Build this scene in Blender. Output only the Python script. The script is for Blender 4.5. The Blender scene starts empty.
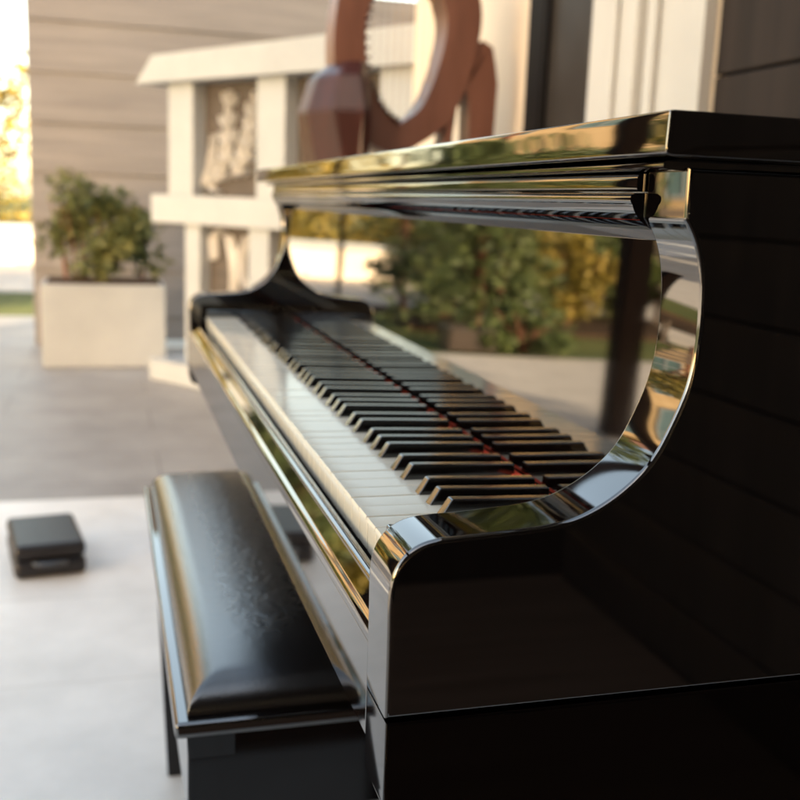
import bpy, bmesh, math, random
from mathutils import Vector, Matrix
random.seed(7)
S = bpy.context.scene
COL = S.collection
Z = 0.73                      # height of the white key tops above the floor

# ------------------------------------------------------------------ helpers
def mat(name, base, rough=.5, spec=.5, metal=0.0, ior=1.5):
    m = bpy.data.materials.new(name); m.use_nodes = True
    b = m.node_tree.nodes['Principled BSDF']
    b.inputs['Base Color'].default_value = (*base, 1)
    b.inputs['Roughness'].default_value = rough
    b.inputs['Specular IOR Level'].default_value = spec
    b.inputs['Metallic'].default_value = metal
    b.inputs['IOR'].default_value = ior
    return m

def N(m, kind, **kw):
    n = m.node_tree.nodes.new(kind)
    for k, v in kw.items():
        if hasattr(n, k) and not k[0].isupper(): setattr(n, k, v)
        else: n.inputs[k.replace('_', ' ')].default_value = v
    return n

def link(m, a, b): m.node_tree.links.new(a, b)
def BS(m): return m.node_tree.nodes['Principled BSDF']

def noise_color(m, c1, c2, scale=5, detail=6, stretch=(1, 1, 1), rough=.6, lo=.3, hi=.7):
    tc = N(m, 'ShaderNodeTexCoord'); mp = N(m, 'ShaderNodeMapping'); mp.inputs['Scale'].default_value = stretch
    nz = N(m, 'ShaderNodeTexNoise'); nz.inputs['Scale'].default_value = scale; nz.inputs['Detail'].default_value = detail
    nz.inputs['Roughness'].default_value = rough
    rp = N(m, 'ShaderNodeValToRGB')
    rp.color_ramp.elements[0].position = lo; rp.color_ramp.elements[1].position = hi
    rp.color_ramp.elements[0].color = (*c1, 1); rp.color_ramp.elements[1].color = (*c2, 1)
    link(m, tc.outputs['Object'], mp.inputs['Vector']); link(m, mp.outputs[0], nz.inputs['Vector'])
    link(m, nz.outputs['Fac'], rp.inputs['Fac']); link(m, rp.outputs['Color'], BS(m).inputs['Base Color'])
    return nz, rp, mp

def bump(m, scale, strength, dist=.001, detail=4, stretch=None):
    tc = N(m, 'ShaderNodeTexCoord'); nz = N(m, 'ShaderNodeTexNoise')
    nz.inputs['Scale'].default_value = scale; nz.inputs['Detail'].default_value = detail
    bp = N(m, 'ShaderNodeBump'); bp.inputs['Strength'].default_value = strength; bp.inputs['Distance'].default_value = dist
    if stretch:
        mp = N(m, 'ShaderNodeMapping'); mp.inputs['Scale'].default_value = stretch
        link(m, tc.outputs['Object'], mp.inputs['Vector']); link(m, mp.outputs[0], nz.inputs['Vector'])
    else: link(m, tc.outputs['Object'], nz.inputs['Vector'])
    link(m, nz.outputs['Fac'], bp.inputs['Height']); link(m, bp.outputs[0], BS(m).inputs['Normal'])
    return bp

def rough_noise(m, lo, hi, scale=8):
    tc = N(m, 'ShaderNodeTexCoord'); nz = N(m, 'ShaderNodeTexNoise'); nz.inputs['Scale'].default_value = scale
    nz.inputs['Detail'].default_value = 8
    mr = N(m, 'ShaderNodeMapRange'); mr.inputs['From Min'].default_value = .35; mr.inputs['From Max'].default_value = .7
    mr.inputs['To Min'].default_value = lo; mr.inputs['To Max'].default_value = hi
    link(m, tc.outputs['Object'], nz.inputs['Vector']); link(m, nz.outputs['Fac'], mr.inputs['Value'])
    link(m, mr.outputs[0], BS(m).inputs['Roughness'])

def obj(name, bm, m, parent=None, loc=None, smooth=None):
    bmesh.ops.recalc_face_normals(bm, faces=bm.faces[:])
    me = bpy.data.meshes.new(name); bm.to_mesh(me); bm.free()
    return objm(name, me, m, parent, loc, smooth)

def weighted(o):
    wn = o.modifiers.new('weighted', 'WEIGHTED_NORMAL'); wn.keep_sharp = True; wn.weight = 90; wn.mode = 'FACE_AREA'

def objm(name, me, m, parent=None, loc=None, smooth=None):
    if m and not me.materials: me.materials.append(m)
    if smooth is not None:
        for p in me.polygons: p.use_smooth = True
        me.set_sharp_from_angle(angle=math.radians(smooth))
    o = bpy.data.objects.new(name, me); COL.objects.link(o)
    if smooth is not None: weighted(o)
    if parent: o.parent = parent
    if loc: o.location = loc
    return o

def thing(name, label, cat, loc=(0, 0, 0), group=None, rz=0):
    o = bpy.data.objects.new(name, None); COL.objects.link(o)
    o.location = loc; o.rotation_euler = (0, 0, rz)
    o.empty_display_size = .1
    return tag(o, label, cat, group)

def tag(o, label, cat, group=None):
    o['label'] = label; o['category'] = cat
    if group: o['group'] = group
    return o

def struct(name, bm, m, **k):
    o = obj(name, bm, m, **k); o['kind'] = 'structure'; return o

def box(bm, x0, x1, y0, y1, z0, z1, bev=0, seg=2):
    r = bmesh.ops.create_cube(bm, size=1)
    for v in r['verts']:
        v.co = Vector(((x0+x1)/2+v.co.x*(x1-x0), (y0+y1)/2+v.co.y*(y1-y0), (z0+z1)/2+v.co.z*(z1-z0)))
    if bev:
        es = list({e for v in r['verts'] for e in v.link_edges})
        bmesh.ops.bevel(bm, geom=es, offset=bev, segments=seg, profile=.5, affect='EDGES')
    return bm

def newbox(*a, **k): return box(bmesh.new(), *a, **k)

def smooth_path(pts, n=8):
    """Catmull-Rom through open list of 2D points"""
    out = []
    P = [Vector(p) for p in pts]
    for i in range(len(P)-1):
        p0 = P[max(i-1, 0)]; p1 = P[i]; p2 = P[i+1]; p3 = P[min(i+2, len(P)-1)]
        for k in range(n):
            t = k/n
            out.append(.5*((2*p1)+(p2-p0)*t+(2*p0-5*p1+4*p2-p3)*t*t+(3*p1-p0-3*p2+p3)*t**3))
    out.append(P[-1]); return [tuple(q) for q in out]

def inset(prof, d):
    """closed outline moved inwards by d along its corner normals"""
    n = len(prof); area = sum(prof[i][0]*prof[(i+1) % n][1]-prof[(i+1) % n][0]*prof[i][1] for i in range(n))
    sg = 1 if area > 0 else -1
    out = []
    for i in range(n):
        p0, p, p1 = Vector(prof[i-1]), Vector(prof[i]), Vector(prof[(i+1) % n])
        e0, e1 = (p-p0), (p1-p)
        e0 = e0.normalized() if e0.length > 1e-9 else e1.normalized(); e1 = e1.normalized() if e1.length > 1e-9 else e0
        n0, n1 = Vector((-e0.y, e0.x))*sg, Vector((-e1.y, e1.x))*sg
        m = (n0+n1); m = m.normalized() if m.length > 1e-6 else n0
        out.append(tuple(p+m*d/max(m.dot(n0), .5)))
    return out

def extrude_y(prof, y0, y1, bev=0, seg=2, bm=None):
    """closed xz profile swept along y; cap edges rounded by bev"""
    bm = bm or bmesh.new()
    n = len(prof)
    if bev:
        secs = [(y0+bev*(1-math.sin(math.pi/2*k/(seg+1))), bev*(1-math.cos(math.pi/2*k/(seg+1)))) for k in range(seg+2)][::-1]
        secs = secs+[(y1-(y-y0), d) for y, d in secs[::-1]]
    else: secs = [(y0, 0), (y1, 0)]
    rings = [[bm.verts.new((x, y, z)) for x, z in (inset(prof, d) if d > 1e-9 else prof)] for y, d in secs]
    for a, b in zip(rings, rings[1:]):
        for i in range(n): bm.faces.new((a[i], a[(i+1) % n], b[(i+1) % n], b[i]))
    bm.faces.new(rings[0][::-1]); bm.faces.new(rings[-1])
    return bm

def tube(bm, path, radii, n=8, cap=True):
    rings = []
    P = [Vector(p) for p in path]
    for i, p in enumerate(P):
        d = (P[min(i+1, len(P)-1)]-P[max(i-1, 0)]).normalized()
        up = Vector((0, 0, 1)) if abs(d.z) < .9 else Vector((1, 0, 0))
        s = d.cross(up).normalized(); u = s.cross(d).normalized()
        r = radii[i] if isinstance(radii, (list, tuple)) else radii
        rings.append([bm.verts.new(p+s*math.cos(a)*r+u*math.sin(a)*r) for a in [2*math.pi*k/n for k in range(n)]])
    for A, B in zip(rings, rings[1:]):
        for k in range(n): bm.faces.new((A[k], A[(k+1) % n], B[(k+1) % n], B[k]))
    if cap: bm.faces.new(rings[0][::-1]); bm.faces.new(rings[-1])
    return bm

def lathe(bm, prof, n=32, cx=0, cy=0):
    rings = [[bm.verts.new((cx+r*math.cos(2*math.pi*k/n), cy+r*math.sin(2*math.pi*k/n), z)) for k in range(n)] for r, z in prof]
    for A, B in zip(rings, rings[1:]):
        for k in range(n): bm.faces.new((A[k], A[(k+1) % n], B[(k+1) % n], B[k]))
    bm.faces.new(rings[0][::-1]); bm.faces.new(rings[-1])
    return bm

def leaf_quad(bm, c, size, nrm=None):
    d = Vector((random.gauss(0, 1), random.gauss(0, 1), random.gauss(0, 1))).normalized()
    u = d.orthogonal().normalized(); u.rotate(Matrix.Rotation(random.uniform(0, 6.28), 3, d)); w = d.cross(u)
    l = size*random.uniform(.7, 1.3); b = l*.42
    vs = [bm.verts.new(c+u*l*.5), bm.verts.new(c+w*b*.5+d*l*.06), bm.verts.new(c-u*l*.5), bm.verts.new(c-w*b*.5+d*l*.06)]
    bm.faces.new(vs)

def foliage(center, rad, n, size, clumps=14, flat=1.0, bm=None):
    """leaf clumps scattered in an uneven ellipsoid"""
    bm = bm or bmesh.new()
    C = Vector(center); R = Vector(rad)
    cl = []
    for _ in range(clumps):
        v = Vector((random.gauss(0, 1), random.gauss(0, 1), random.gauss(0, 1))).normalized()*random.uniform(.35, 1.0)
        cl.append((Vector((v.x*R.x, v.y*R.y, v.z*R.z)), random.uniform(.22, .42)))
    for _ in range(n):
        o, s = random.choice(cl)
        v = Vector((random.gauss(0, 1), random.gauss(0, 1), random.gauss(0, 1))).normalized()*random.random()**.4*s
        q = C+o+Vector((v.x*R.x, v.y*R.y, v.z*R.z*flat))
        if q.z > .02: leaf_quad(bm, q, size)
    return bm

# ------------------------------------------------------------------ materials
M = {}
M['lacquer'] = mat('black_lacquer', (.0016, .0006, .0005), .02, .5, ior=2.5)
rough_noise(M['lacquer'], .012, .05, 6)
M['lacquer_soft'] = mat('black_lacquer_case', (.0018, .0007, .0006), .05, .5)
rough_noise(M['lacquer_soft'], .03, .09, 4)
M['ivory'] = mat('white_key_plastic', (.72, .675, .575), .09, .6)
rough_noise(M['ivory'], .06, .16, 14)
M['ebony'] = mat('black_key_plastic', (.004, .0028, .0025), .1, .5, ior=1.85)
rough_noise(M['ebony'], .07, .15, 30)
M['felt'] = mat('red_felt', (.78, .09, .045), .95, .1)
bump(M['felt'], 900, .5, .0006)
M['hollow'] = mat('dark_wood_inside', (.012, .009, .008), .8, .2)
M['brass'] = mat('brass', (.75, .5, .18), .2, .5, metal=1)
# leather with wrinkles and a scuffed middle
m = M['leather'] = mat('black_leather', (.007, .006, .006), .3, .5, ior=2.2)
tc = N(m, 'ShaderNodeTexCoord')
vo = N(m, 'ShaderNodeTexVoronoi', feature='DISTANCE_TO_EDGE'); vo.inputs['Scale'].default_value = 420
wr = N(m, 'ShaderNodeTexNoise'); wr.inputs['Scale'].default_value = 60; wr.inputs['Detail'].default_value = 7; wr.inputs['Distortion'].default_value = 1.6
mk = N(m, 'ShaderNodeTexNoise'); mk.inputs['Scale'].default_value = 5.0; mk.inputs['Detail'].default_value = 3
sx = N(m, 'ShaderNodeSeparateXYZ')
gx = N(m, 'ShaderNodeMapRange'); gx.inputs['From Min'].default_value = .062; gx.inputs['From Max'].default_value = .0
ax = N(m, 'ShaderNodeMath', operation='ABSOLUTE'); sb = N(m, 'ShaderNodeMath', operation='SUBTRACT'); sb.inputs[1].default_value = -.062
link(m, tc.outputs['Object'], vo.inputs['Vector']); link(m, tc.outputs['Object'], wr.inputs['Vector']); link(m, tc.outputs['Object'], mk.inputs['Vector'])
link(m, tc.outputs['Object'], sx.inputs[0]); link(m, sx.outputs['X'], sb.inputs[0]); link(m, sb.outputs[0], ax.inputs[0]); link(m, ax.outputs[0], gx.inputs['Value'])
mu = N(m, 'ShaderNodeMath', operation='MULTIPLY'); link(m, gx.outputs[0], mu.inputs[0]); link(m, mk.outputs['Fac'], mu.inputs[1])
mu2 = N(m, 'ShaderNodeMath', operation='MULTIPLY'); gy = N(m, 'ShaderNodeMapRange'); gy.inputs['From Min'].default_value = -.33; gy.inputs['From Max'].default_value = -.24; link(m, sx.outputs['Y'], gy.inputs['Value'])
mu3 = N(m, 'ShaderNodeMath', operation='MULTIPLY'); link(m, mu.outputs[0], mu3.inputs[0]); link(m, gy.outputs[0], mu3.inputs[1])
link(m, mu3.outputs[0], mu2.inputs[0]); link(m, wr.outputs['Fac'], mu2.inputs[1])
ad = N(m, 'ShaderNodeMath', operation='MULTIPLY_ADD'); ad.inputs[1].default_value = 6
link(m, mu2.outputs[0], ad.inputs[0]); 
vs = N(m, 'ShaderNodeMath', operation='MULTIPLY'); vs.inputs[1].default_value = .22
link(m, vo.outputs['Distance'], vs.inputs[0]); link(m, vs.outputs[0], ad.inputs[2])
bp = N(m, 'ShaderNodeBump'); bp.inputs['Strength'].default_value = .45; bp.inputs['Distance'].default_value = .0016
link(m, ad.outputs[0], bp.inputs['Height']); link(m, bp.outputs[0], BS(m).inputs['Normal'])
mr = N(m, 'ShaderNodeMapRange'); mr.inputs['From Max'].default_value = .45; mr.inputs['To Min'].default_value = .22; mr.inputs['To Max'].default_value = .46
link(m, mu2.outputs[0], mr.inputs['Value']); link(m, mr.outputs[0], BS(m).inputs['Roughness'])

M['white_paint'] = mat('white_paint', (.78, .77, .74), .45); noise_color(M['white_paint'], (.29, .31, .325), (.35, .37, .385), 3, 8)
M['trim_white'] = mat('house_trim_white', (.6, .58, .54), .5); noise_color(M['trim_white'], (.52, .505, .475), (.60, .585, .55), 3, 8)
M['relief'] = mat('cream_relief', (.74, .69, .58), .6); noise_color(M['relief'], (.50, .49, .46), (.62, .61, .58), 14, 6)
M['brown_panel'] = mat('brown_panel', (.22, .15, .10), .7); noise_color(M['brown_panel'], (.05, .04, .032), (.085, .068, .055), 4, 8, (1, 1, 6))
M['grey_board'] = mat('grey_board', (.34, .31, .30), .7); noise_color(M['grey_board'], (.13, .122, .122), (.19, .178, .175), 2.5, 8, (.6, 1, 9))
M['cream_wall'] = mat('cream_render', (.72, .60, .44), .85); noise_color(M['cream_wall'], (.70, .60, .47), (.78, .68, .55), 2, 8); 
M['door_grey'] = mat('dark_grey_door', (.045, .04, .037), .45); noise_color(M['door_grey'], (.030, .026, .023), (.042, .037, .033), 6, 6); BS(M['door_grey']).inputs['Specular IOR Level'].default_value = .2
M['door_frame'] = mat('dark_brown_frame', (.004, .0025, .002), .6, .15)
M['harp_wood'] = mat('dark_red_wood', (.05, .012, .008), .38, .4); noise_color(M['harp_wood'], (.025, .004, .0035), (.05, .011, .008), 7, 6, (3, 3, .6))
M['harp_pale'] = mat('red_brown_wood', (.25, .11, .075), .4, .5); noise_color(M['harp_pale'], (.115, .046, .030), (.185, .08, .054), 6, 6, (3, 3, .5))
M['leaf_dark'] = mat('dark_green_leaf', (.035, .06, .018), .5, .4); noise_color(M['leaf_dark'], (.035, .058, .018), (.095, .115, .03), 3, 3)
M['leaf_mid'] = mat('green_leaf', (.06, .09, .02), .5, .4); noise_color(M['leaf_mid'], (.04, .07, .016), (.10, .125, .03), 3, 3)
M['leaf_gold'] = mat('yellow_green_leaf', (.2, .16, .03), .5, .3); noise_color(M['leaf_gold'], (.15, .13, .02), (.30, .21, .04), 3, 3)
M['leaf_olive'] = mat('olive_leaf', (.09, .10, .03), .5, .3); noise_color(M['leaf_olive'], (.06, .075, .02), (.13, .13, .04), 3, 3)
M['bark'] = mat('red_brown_bark', (.15, .065, .04), .9, .2); noise_color(M['bark'], (.09, .04, .026), (.20, .09, .055), 12, 6, (1, 1, .2)); 
M['dark_post'] = mat('dark_stained_post', (.018, .009, .007), .8, .12); noise_color(M['dark_post'], (.005, .0025, .002), (.010, .005, .004), 10, 6, (1, 1, .1))
M['ceiling'] = mat('stained_ceiling_board', (.11, .075, .05), .6); noise_color(M['ceiling'], (.085, .055, .037), (.14, .095, .065), 4, 6, (8, .6, 1))
M['dark_wall'] = mat('dark_timber_wall', (.02, .014, .011), .7, .3); noise_color(M['dark_wall'], (.013, .009, .007), (.03, .02, .016), 3, 6, (6, 6, .5))
M['deck'] = mat('brown_deck', (.12, .07, .045), .5); noise_color(M['deck'], (.09, .052, .033), (.15, .09, .06), 4, 8, (.4, 6, 1))
M['stone'] = mat('sandstone', (.55, .38, .20), .85); noise_color(M['stone'], (.44, .29, .14), (.64, .46, .26), 1.5, 8)
M['glass_pane'] = mat('window_glass', (.10, .16, .17), .05, .8)
M['roof_tile'] = mat('roof_tile', (.20, .09, .05), .8); noise_color(M['roof_tile'], (.14, .06, .035), (.26, .12, .07), 6, 5)
M['slat_wood'] = mat('weathered_slat', (.17, .13, .10), .8); noise_color(M['slat_wood'], (.07, .052, .04), (.13, .10, .075), 3, 6, (1, 1, 8))
M['pot_dark'] = mat('dark_glazed_pot', (.015, .010, .009), .3, .5); noise_color(M['pot_dark'], (.010, .007, .006), (.03, .017, .012), 6, 5)
M['case'] = mat('black_case_vinyl', (.008, .006, .006), .4, .5); bump(M['case'], 260, .35, .0008)
M['soil'] = mat('soil', (.05, .032, .02), .95, .1); noise_color(M['soil'], (.03, .02, .012), (.07, .045, .03), 20, 6)
M['grass'] = mat('lawn_grass', (.07, .09, .022), .9, .2); noise_color(M['grass'], (.045, .065, .016), (.11, .115, .035), 1.2, 10)

def tile_mat(name, c1, c2, grout, size, rough):
    m = mat(name, c1, rough, .5)
    tc = N(m, 'ShaderNodeTexCoord'); br = N(m, 'ShaderNodeTexBrick')
    br.offset = .5; br.inputs['Scale'].default_value = 1; br.inputs['Mortar Size'].default_value = .004
    br.inputs['Brick Width'].default_value = size[0]; br.inputs['Row Height'].default_value = size[1]
    br.inputs['Mortar Smooth'].default_value = .3; br.inputs['Bias'].default_value = 0
    nz = N(m, 'ShaderNodeTexNoise'); nz.inputs['Scale'].default_value = 3.2; nz.inputs['Detail'].default_value = 10; nz.inputs['Roughness'].default_value = .65
    rp = N(m, 'ShaderNodeValToRGB'); rp.color_ramp.elements[0].position = .3; rp.color_ramp.elements[1].position = .72
    rp.color_ramp.elements[0].color = (*c1, 1); rp.color_ramp.elements[1].color = (*c2, 1)
    link(m, tc.outputs['Object'], br.inputs['Vector']); link(m, tc.outputs['Object'], nz.inputs['Vector'])
    link(m, nz.outputs['Fac'], rp.inputs['Fac']); link(m, rp.outputs['Color'], br.inputs['Color1']); link(m, rp.outputs['Color'], br.inputs['Color2'])
    br.inputs['Mortar'].default_value = (*grout, 1)
    link(m, br.outputs['Color'], BS(m).inputs['Base Color'])
    bpn = N(m, 'ShaderNodeBump'); bpn.inputs['Strength'].default_value = .3; bpn.inputs['Distance'].default_value = .003; bpn.invert = True
    link(m, br.outputs['Fac'], bpn.inputs['Height']); link(m, bpn.outputs[0], BS(m).inputs['Normal'])
    return m
M['tile'] = tile_mat('terrace_tile', (.60, .59, .575), (.80, .785, .765), (.60, .585, .565), (.9, .45), .45)
M['court'] = tile_mat('courtyard_slab', (.22, .205, .195), (.33, .31, .295), (.17, .158, .15), (1.2, .4), .5)
M['paver'] = tile_mat('path_paver', (.42, .38, .335), (.52, .47, .415), (.27, .245, .215), (.4, .2), .7)

# ------------------------------------------------------------------ the setting
struct('ground', newbox(-140, 140, -140, 140, -.30, -.012), M['grass'])
struct('terrace_floor', newbox(-1.1, 1.5, -6, 2.62, -.2, 0), M['tile'])
struct('courtyard_floor', newbox(-1.1, 1.5, 2.624, 7.6, -.2, -.003), M['court'])
struct('garden_path', newbox(-9.5, -1.104, -6, 6.2, -.2, -.004), M['paver'])
struct('far_forecourt', newbox(-12, -.2, 9.6, 15, -.2, -.004), M['paver'])
struct('added_deck', newbox(-3.2, .94, -1.9, -.5, 0, .02, bev=.003), M['deck'])  # unseen deck, added only to tone the piano side's reflection
struct('planting_bed', newbox(-9.5, -2.0, 7.62, 9.4, -.2, .03), M['soil'])

# house behind the piano: wall, door, pilaster
WX = .95
house = thing('house', 'cream rendered house wall with dark door and white pilaster behind the piano', 'house', (WX, 1.8, 0))
def hb(name, x0, x1, y0, y1, z0, z1, m, parent=house, bev=.003):
    return obj(name, newbox(x0-WX, x1-WX, y0-1.8, y1-1.8, z0, z1, bev=bev), m, parent)
bmw = bmesh.new()
box(bmw, 0, .25, 2.14-1.8, 3.25-1.8, 0, 3.2); box(bmw, 0, .25, 1.195-1.8, 1.694-1.8, 0, 3.2); box(bmw, 0, .25, 1.696-1.8, 2.138-1.8, 2.25, 3.2)
obj('wall', bmw, M['cream_wall'], house)
dr = hb('door', WX+.006, WX+.05, 1.70, 2.021, .02, 2.248, M['door_grey'])
hb('door_frame', WX-.004, WX+.12, 2.022, 2.137, 0, 2.246, M['door_frame'], bev=.008)
fr2 = bmesh.new(); box(fr2, -.006, .004, 1.996-1.8, 2.010-1.8, 0, 2.24)
obj('door_trim', fr2, M['door_frame'], house)
tcl = bmesh.new()
for i in range(21): box(tcl, 0, .25, -5.9-1.8, 1.193-1.8, i*.15, i*.15+.145, bev=.003)
obj('added_cladding', tcl, M['dark_wall'], house)  # cladding added to this stretch of wall so the piano side mirrors dark
pil = bmesh.new()
box(pil, -.05, -.002, 1.43-1.8, 1.645-1.8, 0, 3.2, bev=.006); box(pil, -.062, -.052, 1.50-1.8, 1.52-1.8, 0, 3.2, bev=.002)
obj('pilaster', pil, M['trim_white'], house)
pn = bmesh.new(); box(pn, -.03, -.002, 1.20-1.8, 1.424-1.8, 0, 3.2, bev=.003); box(pn, -.045, -.032, 1.36-1.8, 1.385-1.8, 0, 3.2, bev=.003)
obj('white_panel', pn, M['trim_white'], house)

# eave of the house and the open pergola over the terrace
hb('eave', .42, WX+.25, -5.9, 3.25, 3.202, 3.30, M['white_paint'])
perg = thing('pergola', 'dark brown open pergola whose far post is mirrored in the piano front panel', 'pergola', (-1.84, 3.62, 0))
for y in (0, -4.9): obj('post', newbox(-.06, .06, y-.06, y+.06, 0, 2.60, bev=.008), M['dark_post'], perg)
obj('beam', newbox(-.06, .06, -5.3, .4, 2.602, 2.76, bev=.006), M['dark_post'], perg)
for k in range(4): obj('rafter', newbox(-.3, 2.70, -4.95+k*1.65-.035, -4.95+k*1.65+.035, 2.762, 2.88, bev=.004), M['dark_post'], perg)
bw = thing('added_timber_wall', 'dark timber wall added behind the camera to shade the piano and darken its reflections', 'wall', (0, -1.95, 0))  # unseen wall added to block the sun and keep the piano side's reflection dark
b_ = bmesh.new()
for i in range(21): box(b_, -3.3, .949, 0, .04, i*.15, i*.15+.145, bev=.003)
obj('boards', b_, M['dark_wall'], bw)

# ------------------------------------------------------------------ PIANO
piano = thing('upright_piano', 'glossy black upright piano with open keyboard on the terrace', 'piano', (0, .61, 0))
OY = .61
Y0, Y1 = -.06, 1.282            # inner faces of the two cheeks
T = .045
def pp(name, bm, m, parent=piano, smooth=40):
    for v in bm.verts: v.co += Vector((0, -OY, Z))
    return obj(name, bm, m, parent, smooth=smooth)
XP, TILT = .1474, .0217
# cheek outline (x, z)
front = smooth_path([(-.0245, -.060), (-.0247, -.02), (-.0251, .004), (-.0240, .0145), (-.0212, .0212), (-.0170, .0270), (-.0090, .0324),
                     (0, .0346), (.0217, .0357), (.0516, .0376), (.0735, .0402), (.0908, .0462), (.1050, .0548), (.1180, .0658), (.1274, .0780),
                     (.1350, .0945), (.1405, .108), (.1445, .125), (.1460, .148), (.1450, .172), (.1410, .190), (.1360, .200), (.1318, .2055)], 6)
def relax(pts, step, rounds):
    """even spacing, then gentle smoothing so that reflections run without kinks"""
    P = [Vector(p) for p in pts]; L = [0]
    for a_, b_ in zip(P, P[1:]): L.append(L[-1]+(b_-a_).length)
    n = max(2, int(L[-1]/step)); out = []; i = 0
    for k in range(n+1):
        t = L[-1]*k/n
        while i < len(P)-2 and L[i+1] < t: i += 1
        out.append(P[i].lerp(P[i+1], (t-L[i])/max(L[i+1]-L[i], 1e-9)))
    for _ in range(rounds):
        out = [out[0]]+[(out[q-1]+out[q]*2+out[q+1])/4 for q in range(1, n)]+[out[-1]]
    return [tuple(p) for p in out]
front = relax(front, .0028, 10)
cheek_prof = [(-.0244, -.0665)] + front + [(.1318, .2070), (.1315, .2330), (.560, .2330), (.560, -.0665)]
for ya, yb in ((Y0-T, Y0), (Y1, Y1+T)):
    pp('cheek', extrude_y(cheek_prof, ya, yb, bev=.0028, seg=3), M['lacquer'], smooth=35)
# lower end of each side below the seam
low = [(-.0240, -.069), (-.0240, -.118), (-.020, -.128), (-.010, -.132), (.10, -.136), (.14, -.16), (.155, -.20), (.16, -.60), (.14, -.66), (-.06, -.68), (-.06, -.729), (.56, -.729), (.56, -.069)]
for ya, yb in ((Y0-T, Y0), (Y1, Y1+T)):
    pp('side_panel', extrude_y(low, ya, yb, bev=.002, seg=2), M['lacquer_soft'], smooth=30)
# front panel (leans back), with the lower panel under the keyboard
pnl = [(XP+TILT*z+dx, z) for dx, z in ((0, .0035), (0, .2000), (.022, .2000), (.022, .0035))]
pp('front_panel', extrude_y(pnl, Y0+.0005, Y1-.0005), M['lacquer'])
pp('lower_panel', newbox(.17, .19, Y0+.001, Y1-.001, -.70, -.105), M['lacquer_soft'])
pp('back_panel', newbox(.54, .558, Y0+.001, Y1-.001, -.70, .228), M['hollow'])
# open fallboard leaf leaning forward above the panel
pts_, x_, z_ = [(.1516, .1925)], .1516, .1925
for k in range(30):
    t_ = k/29
    a_ = math.radians(22+6*t_/.5) if t_ < .5 else (math.radians(28+22*(t_-.5)/.33) if t_ < .83 else math.radians(50+22*(t_-.83)/.17))
    x_ -= math.cos(a_)*.0012; z_ += math.sin(a_)*.0012; pts_.append((x_, z_))
ex, ez = pts_[-1]
nose = smooth_path([(ex, ez), (ex-.0014, ez+.0022), (ex-.0012, ez+.0050), (ex+.0012, ez+.0066)], 6)[1:]
fb = pp('fallboard', extrude_y(pts_+nose+[(.168, ez+.0068), (.168, .1925)], Y0-.0005, Y1+.0005), M['lacquer'], smooth=30)
# rail above, and the lid
rail = smooth_path([(.1275, .2205), (.1262, .2225), (.1262, .2285), (.1275, .2305)], 4)
pp('top_rail', extrude_y(rail+[(.165, .2305), (.165, .2205)], Y0+.001, Y1-.001), M['lacquer'], smooth=30)
lid = [(.1250, .2375)] + smooth_path([(.1070, .2375), (.1048, .2383), (.1040, .2405), (.1042, .2500), (.1045, .2584), (.1052, .2594), (.1072, .2598)], 4) + [(.58, .2598), (.58, .2375)]
pp('lid', extrude_y(lid, Y0-T-.022, Y1+T+.018, bev=.0011, seg=2), M['lacquer'], smooth=35)
bead = smooth_path([(.1290, .2312), (.1195, .2322), (.1180, .2342), (.1195, .2362), (.1290, .2372)], 4)
pp('lid_moulding', extrude_y(bead+[(.56, .2372), (.56, .2335), (.16, .2335), (.16, .2312)], Y0-T+.004, Y1+T-.004), M['lacquer'], smooth=30)
# key blocks, key bed, key slip
for ya, yb in ((Y0+.0005, -.0008), (1.2228, Y1-.0005)):
    pp('key_block', newbox(.0005, .1470, ya, yb, -.016, .0105, bev=.002), M['lacquer'])
slip = [(-.0055, -.0185)] + smooth_path([(-.0060, -.0172), (-.0108, -.0172), (-.0130, -.0181), (-.0138, -.0203)], 5) + \
       smooth_path([(-.0183, -.0293), (-.0190, -.0303), (-.0214, -.0325), (-.0231, -.0352), (-.0236, -.0388)], 5) + [(-.0237, -.0410), (-.0055, -.0410)]
pp('key_slip', extrude_y(slip, Y0+.0004, Y1-.0004), M['lacquer'], smooth=30)
pp('key_bed', newbox(-.0237, .169, Y0+.0004, Y1-.0004, -.100, -.0413, bev=.001), M['lacquer'])
pp('key_tray', newbox(.004, .146, -.0006, 1.2226, -.0410, -.0250), M['hollow'])
pp('felt_strip', newbox(.1402, .1472, -.0005, 1.2225, .0004, .0017), M['felt'])

# white keys: one shared mesh
W = .0235
wk = bmesh.new()
prof = [(.0008, 0), (.0002, -.0006), (0, -.0015), (0, -.0026), (.0012, -.0034), (.0014, -.0235), (.1425, -.0235), (.1425, 0)]
extrude_y(prof, -W/2+.0005, W/2-.0005, bev=.0006, seg=2, bm=wk)
bmesh.ops.recalc_face_normals(wk, faces=wk.faces[:])
wk_me = bpy.data.meshes.new('white_key'); wk.to_mesh(wk_me); wk.free(); wk_me.materials.append(M['ivory'])
for p_ in wk_me.polygons: p_.use_smooth = True
wk_me.set_sharp_from_angle(angle=math.radians(40))
for i in range(52):
    o = bpy.data.objects.new('white_key', wk_me); COL.objects.link(o); o.parent = piano; weighted(o)
    o.location = (0, (i+.5)*W-OY, Z+random.uniform(-.00025, .00025))
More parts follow.
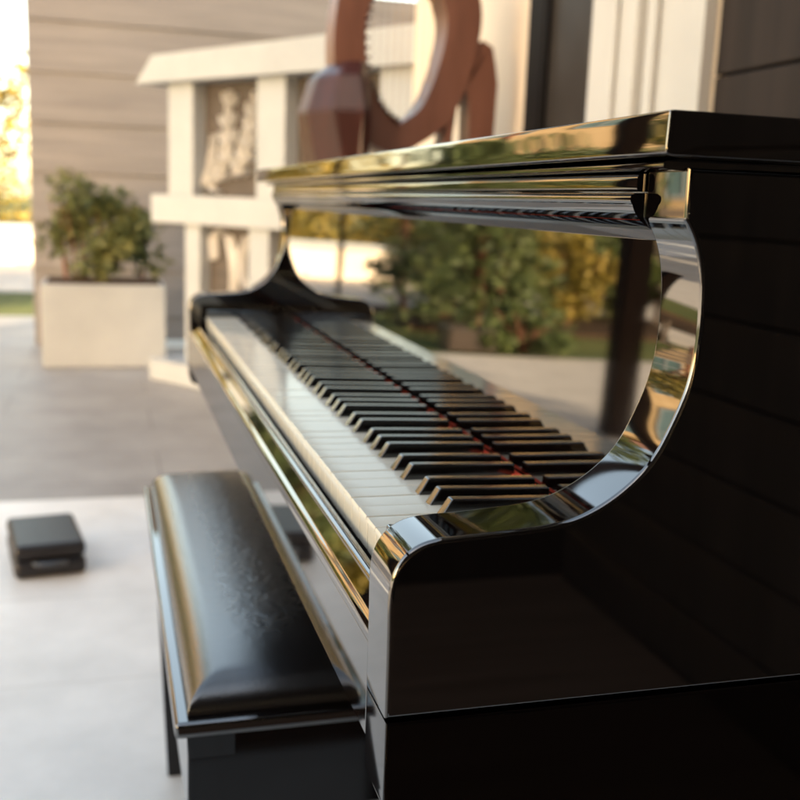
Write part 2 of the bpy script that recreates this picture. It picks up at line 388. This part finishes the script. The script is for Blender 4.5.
# black keys
bk = bmesh.new()
L0, L1, H0, H1 = .0500, .1428, .0118, .0094
v = [bk.verts.new(c) for c in [(L0, -.0056, -.0012), (L1, -.0056, -.0012), (L1, .0056, -.0012), (L0, .0056, -.0012),
                               (L0+.0083, -.0046, H0), (L1, -.0046, H1), (L1, .0046, H1), (L0+.0083, .0046, H0)]]
for f in ((0, 3, 2, 1), (4, 5, 6, 7), (0, 1, 5, 4), (1, 2, 6, 5), (2, 3, 7, 6), (3, 0, 4, 7)): bk.faces.new([v[k] for k in f])
bmesh.ops.bevel(bk, geom=bk.edges[:], offset=.0013, segments=3, profile=.5, affect='EDGES')
bmesh.ops.recalc_face_normals(bk, faces=bk.faces[:])
bk_me = bpy.data.meshes.new('black_key'); bk.to_mesh(bk_me); bk.free(); bk_me.materials.append(M['ebony'])
for p_ in bk_me.polygons: p_.use_smooth = True
bk_me.set_sharp_from_angle(angle=math.radians(50))
ys = []
for k in range(8):
    for d in (20, 47, 74, 115, 143.5):
        y = (23.5+164.5*k+d)/1000
        if y < 1.2: ys.append(y)
ys.append(1.2225-.0235+.003)
for y in ys[:36]:
    o = bpy.data.objects.new('black_key', bk_me); COL.objects.link(o); o.parent = piano; weighted(o)
    o.location = (0, y-OY, Z)

# ------------------------------------------------------------------ BENCH
bx0, bx1, by0, by1, bz = -.1150, .215, .250, 1.030, Z-.2500
bench = thing('piano_bench', 'black leather piano bench pushed half under the keyboard', 'bench', ((bx0+bx1)/2, (by0+by1)/2, 0))
cxb, cyb = (bx0+bx1)/2, (by0+by1)/2
hw, hl = (bx1-bx0)/2, (by1-by0)/2
cu = bmesh.new(); nu, nv = 48, 96; ci = .0115
grid = []
for i in range(nu+1):
    row = []
    for j in range(nv+1):
        u = -1+2*i/nu; w_ = -1+2*j/nv
        # denser near edges
        u = math.copysign(1-(1-abs(u))**1.7, u); w_ = math.copysign(1-(1-abs(w_))**1.9, w_)
        X = u*(hw-ci); Y = w_*(hl-ci)
        dx = (hw-ci)-abs(X); dy = (hl-ci)-abs(Y); e = min(dx, dy); R = .036
        edge = math.sqrt(max(0, 1-(1-min(e/R, 1))**2))
        crown = (1-u*u)*(1-abs(w_)**4)
        zz = .002+.0275*edge+.014*crown
        row.append(cu.verts.new((X, Y, zz)))
    grid.append(row)
for i in range(nu):
    for j in range(nv): cu.faces.new((grid[i][j], grid[i+1][j], grid[i+1][j+1], grid[i][j+1]))
cushion = obj('cushion', cu, M['leather'], bench, loc=(0, 0, bz), smooth=75)
obj('top_board', newbox(-hw, hw, -hl, hl, bz-.014, bz+.0015, bev=.0045, seg=4), M['lacquer'], bench, smooth=40)
obj('apron', newbox(-hw+.012, hw-.012, -hl+.012, hl-.012, bz-.105, bz-.0145, bev=.002), M['lacquer_soft'], bench)
for sx_ in (-1, 1):
    for sy_ in (-1, 1):
        lb = bmesh.new()
        box(lb, -.0225, .0225, -.0225, .0225, 0, bz-.0147)
        for v_ in lb.verts:
            if v_.co.z < .1: v_.co.x = v_.co.x*.6-sx_*.012; v_.co.y = v_.co.y*.6-sy_*.01
        bmesh.ops.bevel(lb, geom=lb.edges[:], offset=.002, segments=2, affect='EDGES')
        obj('leg', lb, M['lacquer_soft'], bench, loc=(sx_*(hw-.0335), sy_*(hl-.0335), 0))

# ------------------------------------------------------------------ black case lying on the floor at the left
case = thing('black_case', 'small black case lying flat on the terrace floor left of the bench', 'case', (-.33, 2.06, 0), rz=.15)
obj('base', newbox(-.085, .085, -.13, .13, .004, .048, bev=.014, seg=4), M['case'], case, smooth=35)
obj('lid', newbox(-.085, .085, -.13, .13, .050, .088, bev=.014, seg=4), M['case'], case, smooth=35)
hnd = tube(bmesh.new(), [(-.04, -.131, .046), (-.036, -.150, .046), (0, -.155, .046), (.036, -.150, .046), (.04, -.131, .046)], .005, 8)
obj('handle', hnd, M['leather'], case, smooth=60)

# ------------------------------------------------------------------ white screen with relief panels
SU = Vector((.56, -.83, 0)).normalized()
screen = thing('garden_screen', 'white timber screen with cream leaf reliefs on brown panels', 'screen', (.075, 4.95, 0), rz=math.atan2(SU.y, SU.x))
# local x along the screen, local y = away (left-hand normal), z up
def sb_(name, u0, u1, z0, z1, d0, d1, m, bev=.004, parent=screen):
    return obj(name, newbox(u0, u1, d0, d1, z0+Z, z1+Z, bev=bev), m, parent)
tb = bmesh.new()
for (u, z) in (): pass
prof_t = [(.03, .742), (.16, .87), (1.95, .89), (1.95, .742)]
a = [tb.verts.new((u, -.13, z+Z)) for u, z in prof_t]; b2 = [tb.verts.new((u, .13, z+Z)) for u, z in prof_t]
for i in range(4): tb.faces.new((a[i], a[(i+1) % 4], b2[(i+1) % 4], b2[i]))
tb.faces.new(a[::-1]); tb.faces.new(b2)
obj('top_beam', tb, M['white_paint'], screen)
sb_('middle_beam', .09, 1.9, .070, .208, -.09, .09, M['white_paint'])
for u0, u1 in ((.215, .405), (.860, 1.045), (1.60, 1.78)): sb_('post', u0, u1, .2085, .7415, -.075, .075, M['white_paint'])
for u0, u1 in ((.325, .440), (.795, .935), (1.62, 1.76)): sb_('lower_post', u0, u1, -.62, .0695, -.06, .06, M['white_paint'])
sb_('base', .12, 1.85, -.73, -.622, -.13, .13, M['white_paint'])
def blade(bm, path, widths, y=-.035, th=.03):
    """carved leaf blade: tapering strip with a ridge, thick"""
    P = [Vector((q[0], 0, q[1])) for q in smooth_path(path, 6)]
    n = len(P); top = []
    for i, q in enumerate(P):
        d = (P[min(i+1, n-1)]-P[max(i-1, 0)]).normalized(); s = Vector((-d.z, 0, d.x))
        t = i/(n-1); w = widths[0]*(1-t)**1.2*t**.35*.85+.004 if len(widths) == 1 else widths[0]*(1-t)+widths[1]*t
        rr = [q-s*w, q-s*w*.5, q, q+s*w*.5, q+s*w]; yy = [y+th, y+.006, y-.012, y+.006, y+th]
        top.append([bm.verts.new((r.x, k, r.z+Z)) for r, k in zip(rr, yy)])
    for A, B in zip(top, top[1:]):
        for k in range(4): bm.faces.new((A[k], A[k+1], B[k+1], B[k]))
        bm.faces.new((A[4], A[0], B[0], B[4]))
    bm.faces.new(top[0]); bm.faces.new(top[-1][::-1])
def panel(u0, u1, z0, z1, blades):
    o = sb_('panel', u0, u1, z0, z1, .005, .03, M['brown_panel'], bev=0)
    r = bmesh.new()
    for path, w in blades: blade(r, path, w)
    obj('leaf_relief', r, M['relief'], o, smooth=60)
def feather(path, w, n, l):
    """spine blade with short curling side blades"""
    out = [(path, [w])]
    P = [Vector(q) for q in smooth_path(path, 8)]
    for k in range(n):
        t = .12+.8*k/(n-1); q = int(t*(len(P)-2)); d = (P[q+1]-P[q]).normalized()
        for sd_ in (-1, 1):
            nn = Vector((-d.y, d.x))*sd_; L = l*(1-.45*t)*random.uniform(.8, 1.2)
            a_ = P[q]; b_ = a_+nn*L*.55+d*L*.35; c_ = a_+nn*L*.75+d*L*1.0
            if .42 < c_.x < .845 and .22 < c_.y < .725: out.append(([tuple(a_), tuple(b_), tuple(c_)], [.017]))
    return out
panel(.407, .858, .2095, .7410, feather([(.43, .262), (.53, .30), (.60, .42), (.595, .55), (.62, .70)], .034, 6, .085)
      + feather([(.64, .30), (.71, .38), (.76, .48), (.78, .58), (.825, .68)], .034, 6, .08)
      + [([(.425, .262), (.47, .36), (.49, .45), (.50, .50)], [.03])])
panel(.442, .793, -.615, .0680, [
    ([(.50, -.10), (.49, .0), (.53, .045), (.585, .04)], [.05]),
    ([(.60, .03), (.64, -.1), (.64, -.24), (.58, -.36)], [.065]),
    ([(.58, -.36), (.50, -.42), (.48, -.50), (.52, -.58)], [.05]),
    ([(.74, .03), (.70, -.06), (.71, -.16), (.76, -.24)], [.05]),
    ([(.76, -.24), (.74, -.34), (.70, -.44), (.72, -.55)], [.045])])
panel(1.047, 1.598, .2095, .7410, [([(1.1, .28), (1.25, .34), (1.32, .48), (1.45, .66)], [.08]), ([(1.2, .3), (1.35, .33), (1.5, .43), (1.56, .6)], [.06])])
panel(.937, 1.618, -.615, .0680, [([(1.0, -.55), (1.1, -.4), (1.15, -.2), (1.3, .02)], [.08]), ([(1.2, -.5), (1.35, -.4), (1.45, -.2), (1.5, .0)], [.07])])

# planter and plant
pl = thing('planter', 'white rendered rectangular planter box beside the white screen', 'planter', (-.24, 5.35, 0))
pb = newbox(-.27, .378, -.20, .20, 0, .45, bev=.006); obj('box', pb, M['white_paint'], pl)
obj('soil', newbox(-.24, .348, -.17, .17, .4505, .462), M['soil'], pl)
bush = thing('planter_bush', 'olive green bush growing in the white planter box', 'bush', (-.22, 5.35, .462))
for _ in range(9):
    x, y = random.uniform(-.2, .3), random.uniform(-.1, .1)
    obj('stem', tube(bmesh.new(), [(x, y, 0), (x*1.1, y*1.2, .2), (x*1.2+random.uniform(-.05, .05), y*1.5, .42)], [.008, .006, .003], 5), M['bark'], bush)
obj('foliage', foliage((.06, 0, .28), (.36, .24, .27), 2600, .06, 26), M['leaf_olive'], bush)

# grey board fence behind
fence = thing('board_fence', 'grey horizontal board fence behind the white screen', 'fence', (.2, 6.05, 0))
fb2 = bmesh.new()
for i in range(15): box(fb2, -.80, 2.2, -.012-.014*(i % 2), .012-.014*(i % 2), .03+i*.145, .03+i*.145+.149, bev=.003)
obj('boards', fb2, M['grey_board'], fence)
for x in (-.76, .55, 2.15): obj('post', newbox(x-.04, x+.04, .014, .09, 0, 2.25, bev=.004), M['grey_board'], fence)

# ------------------------------------------------------------------ carved red wooden frame (harp) behind the piano
HY = 2.2
harp = thing('wooden_harp', 'dark red wooden harp with round opening and faceted body behind the piano', 'harp', (.6, HY, 0))
def plate(bm, outer, holes_strip, d0, d1): pass
def ring_xz(bm, outer, inner, d0, d1):
    """closed ring between two equal length outlines, swept in y"""
    n = len(outer)
    vs = [[bm.verts.new((x-.6, d, z+Z)) for x, z in pts] for d in (d0, d1) for pts in (outer, inner)]
    fo, fi, bo, bi = vs
    for i in range(n):
        j = (i+1) % n
        bm.faces.new((fo[i], fo[j], fi[j], fi[i])); bm.faces.new((bo[j], bo[i], bi[i], bi[j]))
        bm.faces.new((fo[j], fo[i], bo[i], bo[j])); bm.faces.new((fi[i], fi[j], bi[j], bi[i]))
    return bm
def resample(pts, n):
    P = [Vector(p) for p in pts]+[Vector(pts[0])]
    L = [0]
    for a_, b_ in zip(P, P[1:]): L.append(L[-1]+(b_-a_).length)
    out = []
    for k in range(n):
        t = L[-1]*k/n
        for i in range(len(P)-1):
            if L[i+1] >= t:
                f = (t-L[i])/max(L[i+1]-L[i], 1e-9); out.append(tuple(P[i].lerp(P[i+1], f))); break
    return out
inner = smooth_path([(.600, .420), (.545, .470), (.505, .560), (.500, .68), (.54, .78), (.610, .82), (.68, .79), (.72, .70), (.705, .585), (.660, .470), (.600, .420)], 5)[:-1]
outer = smooth_path([(.600, .335), (.490, .380), (.425, .50), (.415, .68), (.465, .85), (.610, .93), (.745, .87), (.815, .74), (.800, .59), (.735, .430), (.600, .335)], 5)[:-1]
obj('ring', ring_xz(bmesh.new(), outer, inner, -.05, .06), M['harp_pale'], harp, smooth=40)
# faceted body at the left: octagonal section barrel
fbm = bmesh.new()
cs = [(.338, .07), (.345, -.05), (.395, -.155), (.470, -.175), (.500, -.12), (.500, .16), (.380, .17)]
ct = [(.415, .05), (.422, -.03), (.446, -.085), (.480, -.095), (.500, -.06), (.500, .10), (.440, .11)]
cb = [(x+.05*(x < .46), y) for x, y in cs]
lays = [(cb, -.70), (cb, .18), (cs, .438), ([((a+b)/2-.012*(a < .49), (c+d)/2-.012*(c < 0)) for (a, c), (b, d) in zip(cs, ct)], .525), (ct, .568)]
rows = [[fbm.verts.new((x-.6, y, z+Z)) for x, y in L_] for L_, z in lays]
for A, B in zip(rows, rows[1:]):
    for k in range(7): fbm.faces.new((A[k], A[(k+1) % 7], B[(k+1) % 7], B[k]))
fbm.faces.new(rows[0][::-1]); fbm.faces.new(rows[-1])
bmesh.ops.bevel(fbm, geom=fbm.edges[:], offset=.004, segments=2, affect='EDGES')
obj('body', fbm, M['harp_wood'], harp)
# right leg with arched slot
leg_o = [(.66, -.70), (.70, .20), (.745, .50), (.79, .64), (.85, .66), (.875, .55), (.865, .2), (.86, -.70)]
slot = smooth_path([(.755, -.45), (.752, .20), (.752, .42), (.758, .50), (.770, .535), (.785, .52), (.797, .46), (.800, .20), (.800, -.45)], 5)
obj('leg', ring_xz(bmesh.new(), resample(leg_o, 60), resample(slot+[(.755, -.45)], 60), -.045, .045), M['harp_pale'], harp)
pg = bmesh.new()
for x, z in inner[1:28]:
    box(pg, x-.6-.005, x-.6+.005, -.068, -.0505, z+Z-.004, z+Z+.004, bev=.001)
obj('pegs', pg, M['harp_wood'], harp)
st = bmesh.new()
for k in range(9):
    x = .53+.02*k; zl = .42+.06*abs(k-3.5)/3.5; tube(st, [(x-.6, .0, zl+Z-.01), (x-.6, 0, .80+Z)], .0012, 5)
obj('strings', st, M['brass'], harp)

# ------------------------------------------------------------------ garden seen in the polished panel
def tree(name, label, cat, x, y, trunk, crown_c, crown_r, n, leaf, mk, clumps=22, group=None, tr=.06, flat=1.0):
    t = thing(name, label, cat, (x, y, 0), group)
    tb_ = bmesh.new(); h = trunk
    tube(tb_, [(0, 0, -.05), (.02, 0, h*.4), (-.02, .03, h*.8), (.02, .0, h*1.25)], [tr*1.25, tr, tr*.8, tr*.4], 10)
    for k in range(6):
        a_ = k*1.05+random.random(); r_ = crown_r[0]*.65
        tube(tb_, [(0, 0, h*(.75+.06*k)), (r_*.5*math.cos(a_), r_*.5*math.sin(a_), h+.25*crown_r[2]), (r_*math.cos(a_), r_*math.sin(a_), h+crown_r[2]*random.uniform(.4, .9))], [tr*.45, tr*.28, tr*.12], 6)
    obj('trunk', tb_, M['bark'], t, smooth=50)
    obj('crown', foliage(crown_c, crown_r, n, leaf, clumps, flat), M[mk], t)
    return t
def shrub(name, label, x, y, c, r, n, leaf, mk, clumps=16, group=None):
    t = thing(name, label, 'shrub', (x, y, 0), group)
    for k in range(7):
        a_ = k*.9; obj('stem', tube(bmesh.new(), [(0, 0, 0), (r[0]*.3*math.cos(a_), r[1]*.3*math.sin(a_), c[2]*.7), (r[0]*.6*math.cos(a_), r[1]*.6*math.sin(a_), c[2]+r[2]*.4)], [.018, .012, .005], 5), M['bark'], t)
    obj('foliage', foliage(c, r, n, leaf, clumps), M[mk], t); return t

hd = thing('hedge', 'tall dense dark green hedge behind the conifer and the garden bench', 'hedge', (-3.75, 9.2, 0), rz=-.25)
obj('foliage', foliage((0, 0, .95), (1.75, .55, .98), 13000, .10, 110), M['leaf_dark'], hd)
for k in range(8): obj('stem', tube(bmesh.new(), [(-1.5+k*.43, 0, 0), (-1.5+k*.43+.05, .03, 1.2), (-1.5+k*.43, 0, 1.6)], [.04, .03, .012], 6), M['bark'], hd)
# conifer: drooping whorls
cf = thing('conifer', 'dark green conifer by the path, mirrored in the middle of the piano panel', 'tree', (-2.50, 7.4, 0))
tb_ = bmesh.new(); tube(tb_, [(0, 0, 0), (0, 0, 1.0), (.02, 0, 1.75)], [.07, .05, .01], 10); obj('trunk', tb_, M['bark'], cf, smooth=50)
cn = bmesh.new()
for lvl in range(12):
    z = .20+lvl*.13; R = .80*(1-lvl/14)**.6
    for k in range(11):
        a_ = k*2*math.pi/11+lvl*.5+random.uniform(-.2, .2); rr = R*random.uniform(.75, 1.1)
        for q in range(40):
            t_ = random.random()**.6
            c_ = Vector((math.cos(a_)*rr*t_, math.sin(a_)*rr*t_, z+.10*t_-.22*t_*t_))+Vector((random.gauss(0, .05), random.gauss(0, .05), random.gauss(0, .035)))
            leaf_quad(cn, c_, .085)
obj('crown', cn, M['leaf_dark'], cf)
tree('garden_tree', 'tree with red brown trunk and yellow green crown behind the low hedge', 'tree', -2.88, 7.9, 2.9, (0, .2, 4.1), (1.1, 1.0, .8), 4200, .11, 'leaf_mid', 30, tr=.062)
shrub('low_shrub', 'low rounded green shrub at the paving edge', -2.55, 6.45, (0, 0, .22), (.42, .34, .22), 1500, .06, 'leaf_mid')
shrub('low_shrub', 'dark low shrub spreading behind the stone trough', -2.60, 8.5, (0, 0, .45), (.70, .45, .4), 2200, .08, 'leaf_dark', 20)
shrub('tall_shrub', 'sunlit yellow shrub in front of the dark hedge', -3.72, 8.25, (0, 0, .55), (.5, .4, .45), 2600, .10, 'leaf_gold', 20)
shrub('tall_shrub', 'green shrub beside the slatted bench', -4.75, 9.0, (0, 0, .55), (.6, .5, .5), 2000, .09, 'leaf_mid', 18)
tr_ = thing('stone_trough', 'dark low stone trough at the paving edge', 'trough', (-2.10, 6.45, 0))
tb2 = bmesh.new()
for q in ((-.18, .18, -.14, -.10, 0, .17), (-.18, .18, .10, .14, 0, .17), (-.18, -.14, -.098, .098, 0, .17), (.14, .18, -.098, .098, 0, .17)): box(tb2, *q, bev=.006)
obj('walls', tb2, M['pot_dark'], tr_); obj('soil', newbox(-.138, .138, -.098, .098, .0, .14), M['soil'], tr_)
# slatted bench in the garden
gb = thing('garden_bench', 'weathered slatted garden bench between the shrubs', 'bench', (-5.5, 8.3, 0), rz=.35)
s1 = bmesh.new(); s2 = bmesh.new()
for i in range(4): box(s1, -.75, .75, -.2+i*.11, -.2+i*.11+.09, .42, .445, bev=.004)
for i in range(3): box(s2, -.75, .75, .235, .26, .52+i*.13, .52+i*.13+.10, bev=.004)
obj('seat', s1, M['slat_wood'], gb); obj('backrest', s2, M['slat_wood'], gb)
for x in (-.68, .62):
    obj('leg', newbox(x, x+.06, -.2, -.14, 0, .418, bev=.004), M['slat_wood'], gb); obj('leg', newbox(x, x+.06, .262, .32, 0, .9, bev=.004), M['slat_wood'], gb)
# pole and sunlit wall far off
pole = obj('steel_pole', tube(bmesh.new(), [(0, 0, 0), (0, 0, 2.4)], .032, 12), M['dark_post'], loc=(-1.93, 10.1, 0), smooth=40)
tag(pole, 'thin dark pole standing before the sunlit low wall', 'pole')
lw = thing('low_wall', 'sunlit cream low garden wall at the end of the forecourt', 'wall', (-2.2, 13.4, 0))
obj('wall', newbox(-2.2, 2.4, -.1, .1, 0, .42, bev=.01), M['cream_wall'], lw); obj('coping', newbox(-2.24, 2.44, -.14, .14, .4205, .50, bev=.01), M['white_paint'], lw)
for i, (x, y, h, r, mk, lab) in enumerate([
    (-2.3, 15.2, .9, 1.5, 'leaf_gold', 'golden tree behind the cream low wall'),
    (-8.8, 13.5, 1.6, 1.5, 'leaf_mid', 'broad green tree beyond the far forecourt'),
    (-7.6, 11.0, 1.5, 1.5, 'leaf_gold', 'yellowing tree near the sandstone building'),
    (.6, 11.5, 2.0, 1.6, 'leaf_mid', 'green tree rising behind the grey board fence')]):
    tree('broadleaf_tree', lab, 'tree', x, y, h, (0, 0, h+r*.75), (r, r, r*.75), 3600, .15, mk, 30, 'broadleaf trees round the garden', tr=.10)
for x, y, h, cr, n, lab in ((-4.3, -4.5, 2.2, (1.7, 1.3, 2.1), 7000, 'tall dense tree added out of view for shade, nearer the end of the timber wall'),
                           (-6.5, -4.0, 2.6, (2.0, 1.7, 2.8), 17000, 'tall spreading tree added out of view for shade, farther out on the garden path')):
    tree('added_shade_tree', lab, 'tree', x, y, h, (0, 0, h+cr[2]*.85), cr, n, .26, 'leaf_dark', 70, 'trees added for shade at the near end of the terrace', tr=.15)  # unseen trees added to keep direct sun off the screen and floor
gh = thing('hedge', 'golden sunlit hedge behind the cream low wall', 'hedge', (-3.2, 14.4, 0))
obj('foliage', foliage((0, 0, .75), (2.6, .45, .75), 9000, .10, 90), M['leaf_gold'], gh)
# sandstone building
bd = thing('stone_building', 'golden sandstone building with gridded windows across the garden', 'building', (-13.2, 19.0, 0), rz=.55)
wl = bmesh.new(); box(wl, -7, 7, 0, 6, 0, 8.4); obj('wall', wl, M['stone'], bd)
rf = bmesh.new()
a = [rf.verts.new(c) for c in [(-7.4, -.4, 8.41), (7.4, -.4, 8.41), (7.4, 6.4, 8.41), (-7.4, 6.4, 8.41), (-6, 3, 10.4), (6, 3, 10.4)]]
for f in ((0, 1, 5, 4), (1, 2, 5), (2, 3, 4, 5), (3, 0, 4), (3, 2, 1, 0)): rf.faces.new([a[k] for k in f])
obj('roof', rf, M['roof_tile'], bd)
for fl in (1.0, 3.6, 6.1):
    for k in range(6):
        x = -5.9+k*2.25
        w = bmesh.new()
        for q in ((x, x+1.2, -.06, -.003, fl, fl+.06), (x, x+1.2, -.06, -.003, fl+1.34, fl+1.4), (x, x+.06, -.06, -.003, fl+.062, fl+1.338), (x+1.14, x+1.2, -.06, -.003, fl+.062, fl+1.338),
                  (x+.57, x+.63, -.055, -.003, fl+.062, fl+1.338), (x+.062, x+.568, -.05, -.003, fl+.67, fl+.71), (x+.632, x+1.138, -.05, -.003, fl+.67, fl+.71)): box(w, *q)
        wo = obj('window', w, M['white_paint'], bd)
        obj('pane', newbox(x+.03, x+1.17, -.02, -.008, fl+.03, fl+1.37), M['glass_pane'], wo)

# ------------------------------------------------------------------ light
SUN_AZ, SUN_EL = 217.0, 20.0
w = bpy.data.worlds.new('World'); S.world = w; w.use_nodes = True
sky = w.node_tree.nodes.new('ShaderNodeTexSky'); sky.sky_type = 'NISHITA'; sky.sun_disc = False
sky.sun_elevation = math.radians(SUN_EL); sky.sun_rotation = math.radians(SUN_AZ)
sky.air_density = 1.0; sky.dust_density = 1.5; sky.ozone_density = 0.0
tint = w.node_tree.nodes.new('ShaderNodeMix'); tint.data_type = 'RGBA'; tint.blend_type = 'MULTIPLY'; tint.inputs['Factor'].default_value = 1
tint.inputs['B'].default_value = (1.18, 1.0, .79, 1)      # warms the whole sky colour in place of a white balance
w.node_tree.links.new(sky.outputs[0], tint.inputs['A']); w.node_tree.links.new(tint.outputs['Result'], w.node_tree.nodes['Background'].inputs[0])
w.node_tree.nodes['Background'].inputs[1].default_value = .15
sl = bpy.data.lights.new('Sun', 'SUN'); sl.energy = 4.2; sl.angle = math.radians(.53); sl.color = (1, .80, .54)
so = bpy.data.objects.new('Sun', sl); COL.objects.link(so)
az, el = math.radians(SUN_AZ), math.radians(SUN_EL)
sd = Vector((math.sin(az)*math.cos(el), math.cos(az)*math.cos(el), math.sin(el)))
so.rotation_euler = sd.to_track_quat('Z', 'Y').to_euler(); so.location = sd*30

# ------------------------------------------------------------------ camera
cd = bpy.data.cameras.new('Camera'); cam = bpy.data.objects.new('Camera', cd); COL.objects.link(cam); S.camera = cam
cam.matrix_world = Matrix(((0.962001, 0.015717, -0.272593, -0.165681),
                           (-0.270485, 0.191253, -0.943536, -0.598421),
                           (0.037304, 0.981415, 0.188237, 0.938799),
                           (0, 0, 0, 1)))
cd.sensor_width = 36; cd.lens = 46.1276; cd.clip_start = .02; cd.clip_end = 600
cd.dof.use_dof = True; cd.dof.focus_distance = .62; cd.dof.aperture_fstop = 7.6
S.view_settings.view_transform = 'Standard'; S.view_settings.look = 'None'
S.view_settings.exposure = 2.55; S.view_settings.gamma = 1; S.view_settings.use_curve_mapping = False
S.render.engine = 'CYCLES'; S.cycles.use_denoising = True
S.cycles.max_bounces = 14; S.cycles.glossy_bounces = 10; S.cycles.diffuse_bounces = 5
S.cycles.sample_clamp_indirect = 8
